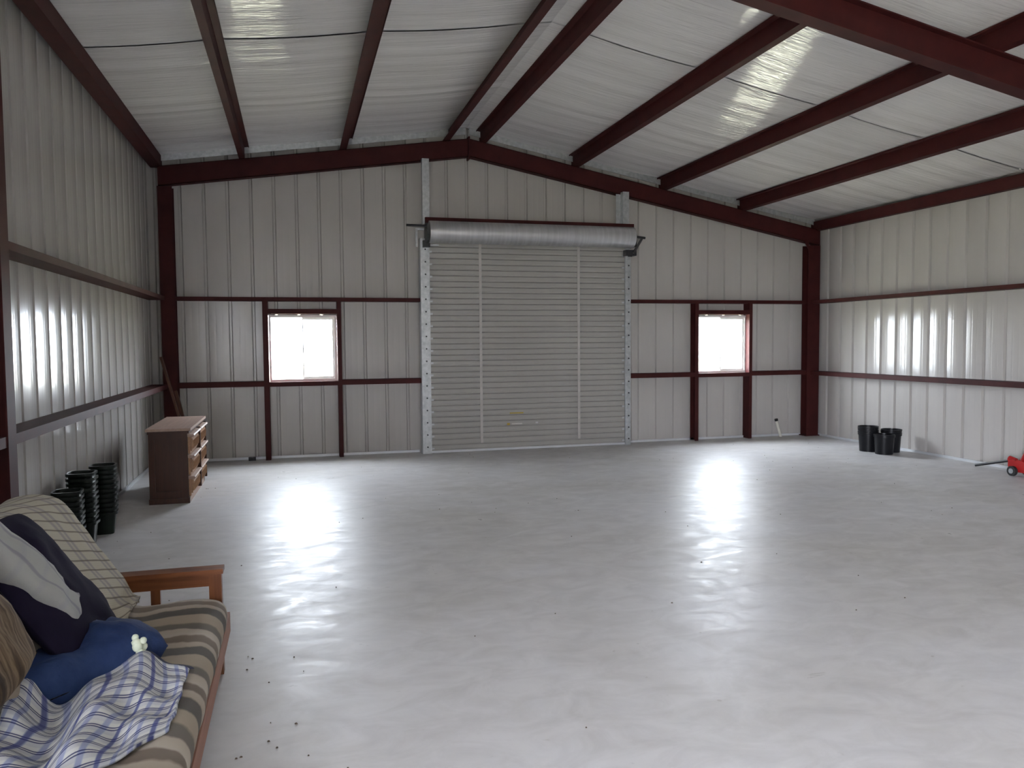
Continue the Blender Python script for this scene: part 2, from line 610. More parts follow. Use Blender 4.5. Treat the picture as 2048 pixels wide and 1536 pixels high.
# ------------------------------------------------------------------ roof: purlins, rafters, insulation
PUR_L = [-3.24, -1.82, -0.29]
PUR_R = [0.20, 1.70, 3.22, 4.68]
root = empty('ceiling', (0, 0, 4.0))
tag(root, 'white vinyl insulation blankets over the roof purlins', kind='structure')
rolls = [0.14, -1.93, -4.02, -6.15, -8.3, -10.45, -12.6, -14.8, -17.2]
random.seed(4)
for side in (-1, 1):
    supports = sorted([XL - 0.1] + PUR_L + [0.0]) if side < 0 else sorted([0.0] + PUR_R + [XR + 0.1])
    for ri, (ya, yb) in enumerate(zip(rolls, rolls[1:])):
        rng = random.Random(ri * 7 + side)
        ph = [rng.uniform(0, 6.28) for _ in range(8)]
        mb = MB()

        def fn(i, j, supports=supports, ya=ya, yb=yb, ph=ph, rng_off=0.006 * (ri % 2)):
            x = supports[0] + (supports[-1] - supports[0]) * i
            y = ya + (yb - ya) * j
            sag = 0.0
            for a, c in zip(supports, supports[1:]):
                if a <= x <= c:
                    w = c - a
                    t = (x - a) / w
                    sag = min(w, 1.6) / 1.6 * 0.026 * math.sin(math.pi * t) ** 0.8
            edge = 0.008 * (math.exp(-((j) / 0.04) ** 2) + math.exp(-((1 - j) / 0.05) ** 2))
            wr = 0.0
            for q in range(4):
                wr += 0.0016 * math.sin(y * (6 + 5.1 * q) + ph[q] + 0.35 * math.sin(x * (1.1 + q * .4) + ph[q + 4]))
            return (x, y, seat(x) + 0.20 - sag - edge + wr * (1 if sag > 0.01 else sag / 0.01) - rng_off - 4.0)
        mb.grid(fn, 64, 56)
        mb_o = mb.build('insulation_blanket', 'insulation_vinyl', None, smooth=True)
        mb_o.parent = root
deck = MB()
for x0, x1 in ((XL - 0.2, 0), (0, XR + 0.2)):
    z0, z1 = seat(x0) + 0.25 - 4.0, seat(x1) + 0.25 - 4.0
    deck.add([(x0, YF - 0.2, z0), (x1, YF - 0.2, z1), (x1, YB + 0.2, z1), (x0, YB + 0.2, z0),
              (x0, YF - 0.2, z0 + .03), (x1, YF - 0.2, z1 + .03), (x1, YB + 0.2, z1 + .03), (x0, YB + 0.2, z0 + .03)],
             [(0, 1, 2, 3), (7, 6, 5, 4), (0, 4, 5, 1), (1, 5, 6, 2), (2, 6, 7, 3), (3, 7, 4, 0)])
d = deck.build('roof_deck', 'roof_metal')
d.parent = root

T = 0.006


def zsec(h=0.178, f=0.065, lip=0.018, s=1):
    """Z purlin profile, web at a=0, bottom flange towards +s"""
    return [(0, 0), (s * f, 0), (s * f, lip), (s * (f - T), lip), (s * (f - T), T), (s * T, T), (s * T, h), (-s * (f - T), h), (-s * (f - T), h - lip),
            (-s * (f - 2 * T), h - lip), (-s * (f - 2 * T), h - T), (0, h - T)]


def member(name, prof, p0, p1, ax, ay, label, cat, group=None, base=None):
    o = MB().sweep(prof, p0, p1, ax, ay).build(name, 'red_iron')
    recenter(o, base if base else p0)
    return tag(o, label, cat, group)


pl = {-3.24: 'dark red steel purlin nearest the left eave, lit along its lower flange',
      -1.82: 'broad dark red purlin, second in from the left eave',
      -0.29: 'thick dark red purlin just left of the roof ridge',
      0.20: 'thinner dark red purlin just right of the roof ridge',
      1.70: 'dark red purlin running left of the brightest ceiling glare',
      3.22: 'dark red purlin running right of the brightest ceiling glare',
      4.68: 'dark red purlin next to the right eave strut'}
for x in PUR_L + PUR_R:
    s = 1 if x > 0 else -1
    member('roof_purlin', zsec(s=s, f=0.07 if x not in (-1.82, -0.29) else 0.10), (x, 0.16, seat(x)), (x, YF + 0.1, seat(x)), (1, 0, -s * (SR if x > 0 else SL)), (0, 0, 1),
           pl[x], 'purlin', 'roof purlins')


def csec(h, f, s, t=T):
    """channel, web at a=0, flanges towards s"""
    return [(0, 0), (s * f, 0), (s * f, t), (s * t, t), (s * t, h - t), (s * f, h - t), (s * f, h), (0, h)]


member('eave_strut', csec(0.16, 0.15, -1), (-4.34, 0.16, seat(-4.34)), (-4.34, YF + .1, seat(-4.34)), (1, 0, 0), (0, 0, 1),
       'two-toned dark red eave strut above the left wall', 'eave strut', 'eave struts')
member('eave_strut', csec(0.16, 0.10, 1), (6.13, 0.16, seat(6.13) - 0.02), (6.13, YF + .1, seat(6.13) - 0.02), (1, 0, 0), (0, 0, 1),
       'dark red eave strut above the right wall', 'eave strut', 'eave struts')


# end rafters on the back wall: channel facing the room
def rafter_end(x0, x1, zb0, zb1, zt0, zt1, label):
    mb = MB()
    for (ya, yb, dz0, dz1) in ((0.0, 0.008, 0, 0), (0.0, 0.14, 0, None), (0.0, 0.14, None, 0)):
        if dz1 is None:      # bottom flange
            z = [(zb0, zb0 + .009), (zb1, zb1 + .009)]
        elif dz0 is None:    # top flange
            z = [(zt0 - .009, zt0), (zt1 - .009, zt1)]
        else:
            z = [(zb0, zt0), (zb1, zt1)]
        vs = []
        for x, (a, c) in ((x0, z[0]), (x1, z[1])):
            vs += [(x, ya, a), (x, ya, c), (x, yb, a), (x, yb, c)]
        mb.add(vs, [(0, 1, 5, 4), (2, 6, 7, 3), (0, 2, 3, 1), (4, 5, 7, 6), (0, 4, 6, 2), (1, 3, 7, 5)])
    # lip of the flanges towards the room
    mb2 = mb.build('gable_rafter', 'red_iron')
    recenter(mb2, (x0, 0.05, zb0))
    return tag(mb2, label, 'rafter', 'rafters on the gable wall')


ra = rafter_end(-4.38, 0.0, 4.50 + 0.144 * -4.38, 4.50, seat(-4.38), ZR, 'dark red gable rafter left of the ridge, over the left window')
rb = rafter_end(0.0, 6.2, 4.50, 4.50 - 0.1921 * 6.2, ZR, seat(6.2), 'dark red gable rafter right of the ridge, over the right window')
sp_ = MB().box(-0.012, 0.012, -0.03, 0.13, 4.455, 4.79).build('splice_plate', 'red_iron', ra)

# corner columns at the back wall: I sections
def isec_col(name, x0, x1, y0, y1, z1, label, flange_axis='x', group=None):
    mb = MB()
    t = 0.010
    if flange_axis == 'x':
        mb.box(x0, x1, y0, y0 + t, 0, z1).box(x0, x1, y1 - t, y1, 0, z1)
        xm = (x0 + x1) / 2
        mb.box(xm - .004, xm + .004, y0 + t, y1 - t, 0, z1)
    else:
        mb.box(x0, x0 + t, y0, y1, 0, z1).box(x1 - t, x1, y0, y1, 0, z1)
        ym = (y0 + y1) / 2
        mb.box(x0 + t, x1 - t, ym - .004, ym + .004, 0, z1)
    root = empty(name, ((x0 + x1) / 2, (y0 + y1) / 2, 0))
    mb.build('shaft', 'red_iron', root)
    MB().box(x0 - .03, x1 + .03, y0 - .02, y1 + .0, 0, 0.015).build('base_plate', 'red_iron', root)
    return tag(root, label, 'column', group or 'steel columns')


c1 = isec_col('corner_column', -4.39, -4.20, -0.01, 0.16, 3.865, 'dark red steel column in the corner behind the dresser')
c2 = isec_col('corner_column', 5.965, 6.20, -0.01, 0.16, 3.305, 'dark red steel column in the corner beside the right window')
# gusset at the right knee
MB().sweep([(0, 0), (-0.10, 0.02), (0, -0.13)], (5.97, -0.012, 3.355), (5.97, 0.0, 3.355), (1, 0, 0), (0, 0, 1)).build('knee_gusset', 'red_iron', c2)

# main frame across the middle of the building
YM = -6.29


def main_rafter(x0, x1, s, label):
    mb = MB()
    t = 0.012
    for ya, yb, a, c in ((YM - .075, YM + .075, -0.265, -0.265 + t), (YM - .065, YM + .065, -t, 0), (YM - .005, YM + .005, -.265, 0)):
        vs = []
        for x in (x0, x1):
            z = seat(x)
            vs += [(x, ya, z + a), (x, ya, z + c), (x, yb, z + a), (x, yb, z + c)]
        mb.add(vs, [(0, 1, 5, 4), (2, 6, 7, 3), (0, 2, 3, 1), (4, 5, 7, 6), (0, 4, 6, 2), (1, 3, 7, 5)])
    o = mb.build('main_rafter', 'red_iron')
    recenter(o, ((x0 + x1) / 2, YM, seat((x0 + x1) / 2) - .265))
    return tag(o, label, 'rafter', 'rafters of the middle frame')


main_rafter(0.0, 6.20, 1, 'heavy dark red rafter crossing the upper right, nearest the camera')
main_rafter(-4.5, 0.0, -1, 'heavy dark red rafter overhead on the left, nearest the camera')
isec_col('frame_column', -4.53, -4.33, YM - .075, YM + .075, seat(-4.4) - .27, 'brown-lit steel column at the left edge beside the futon', 'y')
isec_col('frame_column', 6.02, 6.22, YM - .075, YM + .075, seat(6.1) - .27, 'dark red steel column of the middle frame on the right wall', 'y')

# ------------------------------------------------------------------ girts
def girt_lo(h=0.068, dpt=0.205):
    return [(0, 0), (0, -h), (T, -h), (T, -T), (dpt, -T), (dpt, 0)]


def girt_up(h=0.055, dpt=0.205):
    return [(0, 0), (0, h), (T, h), (T, T), (dpt, T), (dpt, 0)]


gl_ = [('left', -4.337, (-1, 0, 0), 'left wall'), ('right', 6.03, (1, 0, 0), 'right wall')]
for nm, x, ax, w in gl_:
    for (ya, yb, bay) in ((0.0, YM + .08, 'far'), (YM - .08, -12.3, 'near')):
        for pr, z, hh in ((girt_lo(), 1.133, 'lower'), (girt_up(), 2.300, 'upper')):
            if nm == 'left':
                lab = {('far', 'lower'): 'lower pinkish steel girt on the left wall, above the green pot stacks', ('far', 'upper'): 'upper golden-lit steel girt on the left wall',
                       ('near', 'lower'): 'short stub of lower girt left of the column at the left edge', ('near', 'upper'): 'upper girt left of the column at the left edge'}[(bay, hh)]
            else:
                lab = {('far', 'lower'): 'lower reddish steel girt on the right wall, above the black pots', ('far', 'upper'): 'upper brown steel girt on the right wall',
                       ('near', 'lower'): 'lower girt on the right wall nearest the open doorway', ('near', 'upper'): 'upper girt on the right wall nearest the open doorway'}[(bay, hh)]
            member('wall_girt', pr, (x, ya, z), (x, yb, z), ax, (0, 0, 1), lab, 'girt', 'wall girts')

bg_ = [(-4.20, -0.75, 2.298, True, 'upper red girt across the back wall, left of the roll-up door'),
       (2.64, 5.965, 2.298, True, 'upper red girt across the back wall, right of the roll-up door'),
       (-4.20, -3.050, 1.145, False, 'lower red girt on the back wall between corner column and left window'),
       (-1.945, -0.75, 1.145, False, 'lower red girt on the back wall between left window and roll-up door'),
       (2.64, 3.815, 1.150, False, 'lower red girt on the back wall between roll-up door and right window'),
       (4.887, 5.965, 1.150, False, 'lower red girt on the back wall between right window and corner column')]
for x0, x1, z, up, lab in bg_:
    pr = girt_up(0.055, 0.17) if up else girt_lo(0.075, 0.17)
    member('wall_girt', pr, (x0, 0.0, z), (x1, 0.0, z), (0, 1, 0), (0, 0, 1), lab, 'girt', 'wall girts')

# ------------------------------------------------------------------ windows with their red steel framed openings
def framed_opening(w, posts, label, n):
    x0, x1, z0, z1 = w
    root = empty('framed_opening', ((x0 + x1) / 2, 0.1, 0))
    for i, (a, c) in enumerate(posts):
        s = 1 if i == 0 else -1
        mb = MB()
        # channel: face to the room plus web on the opening side
        mb.box(a, c, 0.0, T, 0, 2.30)
        xw = c if i == 0 else a
        mb.box(xw - T / 2, xw + T / 2, T, 0.19, 0, 2.30)
        mb.box(a, c, 0.165, 0.165 + T, 0, 2.30)
        mb.build('jamb_post', 'red_iron', root)
    a, c = posts[0][1], posts[1][0]
    MB().box(a, c, 0.0, T, 2.115, 2.185).box(a, c, T, 0.17, 2.115, 2.115 + T).build('header_channel', 'red_iron', root)
    MB().box(a, c, 0.0, T, 1.065, 1.130).box(a, c, T, 0.17, 1.122, 1.128).build('sill_channel', 'red_iron', root)
    tag(root, label, 'window framing', 'steel window framing')
    win = empty('window_%d' % n, ((x0 + x1) / 2, 0.17, z0))
    tag(win, 'white sliding window, blown out with daylight', kind='structure')
    fw = 0.035
    fr = MB()
    ya, yb = 0.12, 0.215
    fr.box(x0 + .004, x0 + fw, ya, yb, z0, z1).box(x1 - fw, x1 - .004, ya, yb, z0, z1)
    fr.box(x0 + fw, x1 - fw, ya, yb, z0, z0 + fw).box(x0 + fw, x1 - fw, ya, yb, z1 - fw, z1)
    fr.build('window_frame', 'white_vinyl', win)
    xm = (x0 + x1) / 2
    # fixed left pane, sliding right sash with its own frame
    MB().box(x0 + fw, xm, 0.185, 0.189, z0 + fw, z1 - fw).build('pane', 'glass', win)
    sa = MB()
    q = 0.032
    sa.box(xm - .01, xm - .01 + q * .5, .14, .17, z0 + fw, z1 - fw).box(x1 - fw - q, x1 - fw, .14, .17, z0 + fw, z1 - fw)
    sa.box(xm + .006, x1 - fw - q, .14, .17, z0 + fw, z0 + fw + q).box(xm + .006, x1 - fw - q, .14, .17, z1 - fw - q, z1 - fw)
    sh = sa.build('sash', 'white_vinyl', win)
    MB().box(xm + .006, x1 - fw - q, .153, .157, z0 + fw + q, z1 - fw - q).build('pane', 'glass', sh)
    return win


framed_opening(W1, [(-3.050, -2.978), (-2.002, -1.945)], 'red steel framing around the window between dresser and roll-up door', 1)
framed_opening(W2, [(3.815, 3.88), (4.835, 4.89)], 'red steel framing around the window between roll-up door and right corner', 2)

# ------------------------------------------------------------------ roll-up door
dr = empty('door_1', (0.95, -0.05, 0))
tag(dr, 'closed off-white roll-up door with galvanized coil on top', kind='structure')
DX0, DX1 = -0.655, 2.545
NS = 38
PZ = 3.26 / NS
prof = [(-0.002, 0.0), (-0.002, 0.010), (-0.009, 0.020), (-0.010, 0.035), (-0.010, PZ - 0.016), (-0.006, PZ - 0.008), (-0.002, PZ - 0.004), (0.012, PZ), (0.012, 0.0)]
sl = MB().sweep([(a, b_) for a, b_ in prof], (DX0 - 0.95, 0, 0), (DX1 - 0.95, 0, 0), (0, 1, 0), (0, 0, 1)).mesh('slat', 'door_paint')
for i in range(NS):
    inst(sl, 'slat', dr, (0, 0.03, 0.035 + i * PZ))
for x in (0.148, 1.745):
    MB().box(x - 0.02, x + 0.02, -0.040, -0.031, 0.13, 3.27).build('curtain_strap', 'strap_white', dr)
MB().box(DX0, DX1, -0.045, 0.0, 0.004, 0.036).build('bottom_bar_leak_light', 'base_trim', dr)  # whitish colour stands in for daylight leaking under the curtain


def guide(x0, x1, s):
    mb = MB()
    mb.box(x0, x1, -0.075, -0.068, 0, 3.24)
    xo = x0 if s < 0 else x1
    mb.box(xo - 0.004, xo + 0.004, -0.068, 0.10, 0, 3.24)
    xi = x1 if s < 0 else x0
    mb.box(xi - 0.004, xi + 0.004, -0.068, -0.03, 0, 3.24)
    o = mb.build('guide_rail', 'galvanized', dr)
    return o


gL, gR = guide(-0.770, -0.640, -1), guide(2.535, 2.620, 1)
bolt = MB().tube((0, 0, 0), (0, -0.012, 0), 0.013, 0.010, 8).mesh('bolt', 'black_metal')
for gx, par in ((-0.70, gL), (2.585, gR)):
    for i in range(17):
        b_ = bpy.data.objects.new('bolt', bolt)
        sc.collection.objects.link(b_)
        b_.parent = par
        # guide rails carry world coordinates relative to the door
        b_.location = (gx, -0.075, 0.10 + i * 0.186)
clip = MB().box(-0.022, 0.022, -0.006, 0.006, -0.014, 0.014).mesh('edge_clip', 'galvanized')
for i in range(17):
    for gx in (-0.615, 2.505):
        c_ = bpy.data.objects.new('edge_clip', clip)
        sc.collection.objects.link(c_)
        c_.parent = dr
        c_.location = (gx - 0.95, 0.05 - 0.045 + .01, 0.07 + i * 0.186)
# upper mounting channels
MB().sweep(csec(0.105, 0.10, 1), (-0.735, -0.10, 3.45), (-0.735, -0.10, 4.41), (0, 1, 0), (1, 0, 0)).build('mounting_channel', 'galvanized', dr)
MB().sweep(csec(0.105, 0.10, 1), (2.475, -0.10, 3.45), (2.475, -0.10, 4.055), (0, 1, 0), (1, 0, 0)).build('mounting_channel', 'galvanized', dr)
MB().box(2.40, 2.475, 0.0, 0.012, 3.45, 4.03).build('mounting_plate', 'galvanized', dr)
# header and coil
MB().sweep([(0, 0), (0, 0.085), (0.12, 0.085), (0.12, 0)], (-0.705, -0.16, 3.455), (2.64, -0.16, 3.455), (0, 1, 0), (0, 0, 1)).build('header_beam', 'red_iron', dr)
CZ, CY, CR = 3.315, -0.225, 0.163
co = MB()
segs = 40
ring = []
co.tube((-0.665, CY, CZ), (2.585, CY, CZ), CR, seg=48)
co.build('coil', 'coil_metal', dr, angle=40)
for x, s in ((-0.70, -1), (2.61, 1)):
    mb = MB()
    mb.sweep([(-0.09, -0.15), (-0.11, 0.02), (-0.05, 0.13), (0.14, 0.13), (0.20, 0.05), (0.22, -0.15)], (x - .004, CY, CZ), (x + .004, CY, CZ), (0, 1, 0), (0, 0, 1))
    br = mb.build('end_bracket', 'black_metal', dr)
MB().tube((-1.0, CY, CZ + .09), (-0.70, CY, CZ + .085), 0.018, seg=10).build('axle_stub', 'black_metal', dr)
MB().tube((2.60, CY, CZ + 0.02), (2.80, CY, CZ + 0.0), 0.020, seg=10).build('axle_stub', 'black_metal', dr)
MB().box(-0.86, -0.83, -0.20, -0.17, 3.10, 3.36).box(-0.86, -0.74, -0.20, -0.17, 3.34, 3.37).build('tension_bracket', 'galvanized', dr)
MB().tube((2.76, CY, CZ + .01), (2.62, CY + .05, CZ - 0.24), 0.020, seg=8).build('tension_arm', 'black_metal', dr)
MB().box(2.50, 2.68, -0.17, -0.05, 3.04, 3.13).box(2.53, 2.60, -0.18, -0.17, 3.02, 3.10).build('stop_bracket', 'black_metal', dr)
MB().box(-0.74, -0.64, -0.17, -0.07, 3.10, 3.20).build('stop_bracket', 'black_metal', dr)
MB().box(-0.66, -0.50, -0.11, -0.05, 3.125, 3.15).build('stop_bracket', 'galvanized', dr)
# stickers low on the curtain
MB().box(0.555, 0.60, -0.0335, -0.029, 0.385, 0.42).build('sticker', 'sticker_yellow', dr)
MB().box(0.63, 0.80, -0.0335, -0.029, 0.395, 0.415).build('sticker', 'sticker_pale', dr)
MB().box(0.60, 0.82, -0.0335, -0.029, 0.565, 0.583).build('sticker', 'sticker_yellow', dr)
MB().box(1.02, 1.06, -0.0335, -0.029, 0.40, 0.425).build('sticker', 'coil_metal', dr)

# ------------------------------------------------------------------ base trim along the walls, rake angle
def base(name, x0, x1, y0, y1, lab):
    o = MB().box(x0, x1, y0, y1, 0.0, 0.035).build(name, 'base_trim')
    recenter(o, ((x0 + x1) / 2, (y0 + y1) / 2, 0))
    tag(o, lab, kind='structure')
    return o


b0 = base('baseboard_back', XL + .03, -0.79, YB - 0.035, YB - 0.01, 'pale metal base angle along the back wall')
o = MB().box(2.65, XR - .03, YB - 0.035, YB - 0.01, 0, .035).build('base_angle', 'base_trim', b0)
base('baseboard_left', XL + 0.01, XL + 0.035, -12.3, YB - .05, 'pale metal base angle along the left wall')
base('baseboard_right', XR - 0.035, XR - 0.01, YF + .2, YB - .05, 'pale metal base angle along the right wall')
for k, (x0, x1) in enumerate(((-4.40, -0.03), (0.03, 6.15))):
    mb = MB()
    s = (SL if k == 0 else -SR)
    vs = []
    for x in (x0, x1):
        z = seat(x)
        vs += [(x, 0.09, z + 0.085), (x, 0.09, z + 0.195), (x, 0.098, z + 0.085), (x, 0.098, z + 0.195), (x, 0.17, z + .195), (x, 0.17, z + .187)]
    n = 6
    fs = [(0, 1, 7, 6), (2, 8, 9, 3), (1, 4, 10, 7), (3, 9, 11, 5), (0, 6, 8, 2), (0, 2, 3, 5, 4, 1), (6, 7, 10, 11, 9, 8), (4, 5, 11, 10)]
    mb.add(vs, fs)
    o = mb.build('trim_%d' % (k + 1), 'galvanized')
    recenter(o, (x0, .1, seat(x0)))
    tag(o, 'galvanized rake angle under the %s roof edge at the gable' % ('left' if k == 0 else 'right'), kind='structure')

# ------------------------------------------------------------------ dresser
d0 = empty('dresser', (-3.925, -2.21, 0))
X0, X1, Y0, Y1, H = -4.12, -3.735, -2.91, -1.51, 0.775
mb = MB()
mb.box(X0, X1, Y0 + .03, Y1 - .03, 0.05, H)                      # carcass
mb.build('carcass', 'dresser_shaded_wood', d0)
for ys, yo in ((Y0, Y0 + .03), (Y1, Y1 - .03)):
    sd = MB()
    a, c = min(ys, yo), max(ys, yo)
    sd.box(X0, X0 + .06, a, c, 0.0, H).box(X1 - .06, X1, a, c, 0.0, H)
    sd.box(X0 + .06, X1 - .06, a, c, 0.04, 0.13).box(X0 + .06, X1 - .06, a, c, H - .09, H)
    sd.box(X0 + .06, X1 - .06, a + .012, c - .012, 0.13, H - .09)
    sd.box(X0 - .006, X1 + .012, a - .012, c + .012, 0.0, 0.055)
    sd.build('side_panel', 'dresser_shaded_wood', d0)
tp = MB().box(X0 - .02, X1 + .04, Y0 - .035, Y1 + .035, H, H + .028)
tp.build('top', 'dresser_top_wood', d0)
MB().box(X0 - .005, X1 + .02, Y0 - .015, Y1 + .015, H - .03, H).build('cornice', 'dresser_shaded_wood', d0)
MB().box(X1 - .01, X1 + .012, Y0 + .03, Y1 - .03, 0.0, 0.06).build('plinth', 'ledge_lit_wood', d0)
MB().box(X1, X1 + .055, -2.232, -2.188, 0.06, H - .03).build('center_stile', 'dresser_shaded_wood', d0)
MB().box(X1, X1 + .045, Y1 - .035, Y1 - .005, 0.06, H - .03).build('end_stile', 'dresser_shaded_wood', d0)
for (ya, yb) in ((Y0 + .035, -2.24), (-2.18, Y1 - .035)):
    for k in range(3):
        za, zb = 0.07 + k * 0.226, 0.07 + (k + 1) * 0.226 - .012
        dw = MB()
        dw.box(X1, X1 + .022, ya, yb, za, zb)
        # raised carved panel with bevelled edges
        for q, (in_, dp) in enumerate(((0.03, 0.034), (0.055, 0.044))):
            dw.box(X1 + .02, X1 + dp, ya + in_, yb - in_, za + in_ * .8, zb - .035 - in_ * .4)
        for q in range(9):
            yq = ya + .08 + (yb - ya - .16) * q / 8
            dw.tube((X1 + .04, yq, za + .05), (X1 + .048, yq, zb - .075), 0.012, 0.010, 6)
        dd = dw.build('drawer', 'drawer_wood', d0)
        lg = MB().sweep([(0, 0), (0.062, 0.004), (0.070, 0.016), (0.062, 0.028), (0, 0.032)], (X1 + .0, ya - .02, zb - .032), (X1 + .0, yb - .004, zb - .032), (1, 0, 0), (0, 0, 1))
        lo = lg.build('pull_ledge', 'ledge_lit_wood', dd)
tag(d0, 'stained wooden six-drawer dresser with pale dusty top against the left wall', 'dresser')

# planks leaning in the corner
def plank(p0, p1, w, t, label):
    p0, p1 = Vector(p0), Vector(p1)
    dr_ = (p1 - p0).normalized()
    ay = Vector((0, 1, 0))
    ay = (ay - dr_ * ay.dot(dr_)).normalized()
    ax = dr_.cross(ay)
    o = MB().sweep([(-t / 2, -w / 2), (t / 2, -w / 2), (t / 2, w / 2), (-t / 2, w / 2)], p0, p1, ax, ay).build('wooden_plank', 'plank_wood')
    recenter(o, p0)
    return tag(o, label, 'plank', 'planks leaning in the corner')


plank((-3.98, -0.32, 0.012), (-4.36, -0.32, 1.52), 0.09, 0.028, 'tall thin brown plank leaning on the corner column behind the dresser')
plank((-3.94, -0.40, 0.012), (-4.20, -0.22, 1.05), 0.07, 0.035, 'shorter brown plank leaning beside the tall one behind the dresser')

# ------------------------------------------------------------------ nested plastic pots
def pot_mesh(name, r0, r1, h, mat, power, seg, lip=0.012, lh=0.022):
    t = 0.004
    prof = [(r0, 0), (r1 - .002, h - lh), (r1 + lip, h - lh), (r1 + lip, h), (r1 - t, h), (r0 - t, t * 2)]
    mb = MB()
    mb.lathe(prof, seg, power)
    n = len(mb.v)
    mb.f.append(tuple(range(n - seg, n)))
    return mb.mesh(name, mat, angle=40)


gp = pot_mesh('nursery_pot', 0.075, 0.098, 0.20, 'green_plastic', 5.0, 24)


ORD = ['first', 'second', 'third', 'fourth', 'fifth', 'sixth', 'seventh', 'eighth', 'ninth', 'tenth', 'eleventh']


def stack(me, name, x, y, n, pitch, rz, label, cat, group, jit=0.004, seed=0):
    rng = random.Random(seed)
    for i in range(n):
        o = bpy.data.objects.new(name, me)
        sc.collection.objects.link(o)
        o.location = (x + rng.uniform(-jit, jit), y + rng.uniform(-jit, jit), 0.0 + i * pitch)
        o.rotation_euler = (0, 0, rz + rng.uniform(-.05, .05))
        k = n - 1 - i
        ends = {0: 'topmost ', n - 1: 'lowest '}
        tag(o, (ends[k] if k in ends else ORD[k] + ' from top, ') + label, cat, group)


stack(gp, 'nursery_pot', -4.29, -4.12, 11, 0.042, 0.1, 'dark green square plastic pot in the tallest stack, nearest the dresser', 'pot', 'green pots in the tallest stack', seed=1)
stack(gp, 'nursery_pot', -4.37, -4.52, 11, 0.042, 0.0, 'dark green square plastic pot in the middle stack against the left wall', 'pot', 'green pots in the middle stack', seed=2)
stack(gp, 'nursery_pot', -4.38, -4.92, 9, 0.042, 0.05, 'dark green square plastic pot in the low stack partly behind the futon', 'pot', 'green pots in the low stack', seed=3)

bp = pot_mesh('planter_pot', 0.120, 0.138, 0.265, 'black_plastic', 2.0, 28, lip=0.008, lh=0.016)
stack(bp, 'planter_pot', 5.69, -1.88, 5, 0.028, 0, 'round black plastic pot in the tall back left stack', 'pot', 'black pots in the back left stack', seed=4)
stack(bp, 'planter_pot', 5.69, -2.22, 3, 0.014, 0, 'round black plastic pot in the low front stack by the right wall', 'pot', 'black pots in the front stack', seed=5)
stack(bp, 'planter_pot', 5.94, -2.07, 4, 0.025, 0, 'round black plastic pot in the stack nearest the right wall', 'pot', 'black pots in the right stack', seed=6)

# pipe stub by the back wall
pr_ = empty('pipe_stub', (5.5, 0.06, 0))
MB().tube((5.505, 0.07, 0.0), (5.405, 0.05, 0.285), 0.024, seg=14).build('pipe', 'pvc', pr_, angle=40)
MB().tube((5.407, 0.05, 0.28), (5.396, 0.048, 0.312), 0.029, seg=14).build('cap', 'black_plastic', pr_, angle=40)
tag(pr_, 'cream plastic pipe stub with black cap leaning by the right corner', 'pipe')
ob = empty('outlet_box', (-3.24, 0.06, 0))
MB().box(-3.29, -3.19, 0.03, 0.10, 0.0, 0.05).build('body', 'black_plastic', ob)
MB().tube((-3.24, 0.03, .03), (-3.24, 0.015, .03), .018, seg=10).build('knob', 'black_plastic', ob)
tag(ob, 'small black plastic box on the floor below the left window', 'box')

# ------------------------------------------------------------------ red floor jack at the right edge
jk = empty('floor_jack', (5.95, -4.45, 0))
for x in (5.86, 6.02):
    MB().sweep([(-4.16, 0.07), (-4.16, 0.15), (-4.30, 0.20), (-4.55, 0.14), (-4.85, 0.09), (-4.85, 0.05), (-4.3, 0.05)], (x - .006, 0, 0), (x + .006, 0, 0), (0, 1, 0), (0, 0, 1)).build('side_plate', 'red_paint', jk)
MB().box(5.87, 6.01, -4.24, -4.14, 0.10, 0.19).tube((5.94, -4.19, .17), (5.94, -4.10, 0.19), 0.035, seg=14).build('handle_socket', 'red_paint', jk)
MB().tube((5.94, -4.28, 0.16), (5.94, -4.34, 0.30), 0.035, 0.028, seg=12).build('pump', 'red_paint', jk)
MB().tube((5.94, -4.11, 0.165), (5.955, -3.58, 0.025), 0.017, seg=12).build('handle', 'black_metal', jk, angle=40)
for x in (5.83, 6.05):
    w_ = MB().tube((x - .02, -4.24, 0.06), (x + .02, -4.24, 0.06), 0.06, seg=20).build('wheel', 'rubber', jk, angle=40)
    MB().tube((x - .024, -4.24, 0.06), (x + .024, -4.24, 0.06), 0.032, seg=14).build('hub', 'galvanized', w_, angle=40)
    MB().tube((x - .015, -4.80, 0.035), (x + .015, -4.80, 0.035), 0.035, seg=16).build('wheel', 'rubber', jk, angle=40)
MB().sweep([(-4.35, 0.10), (-4.70, 0.15), (-4.72, 0.18), (-4.35, 0.15)], (5.90, 0, 0), (5.98, 0, 0), (0, 1, 0), (0, 0, 1)).build('lift_arm', 'red_paint', jk)
MB().tube((5.94, -4.68, 0.17), (5.94, -4.68, 0.20), 0.05, seg=16).build('saddle', 'black_metal', jk)
tag(jk, 'red floor jack with long black handle at the right edge', 'floor jack')

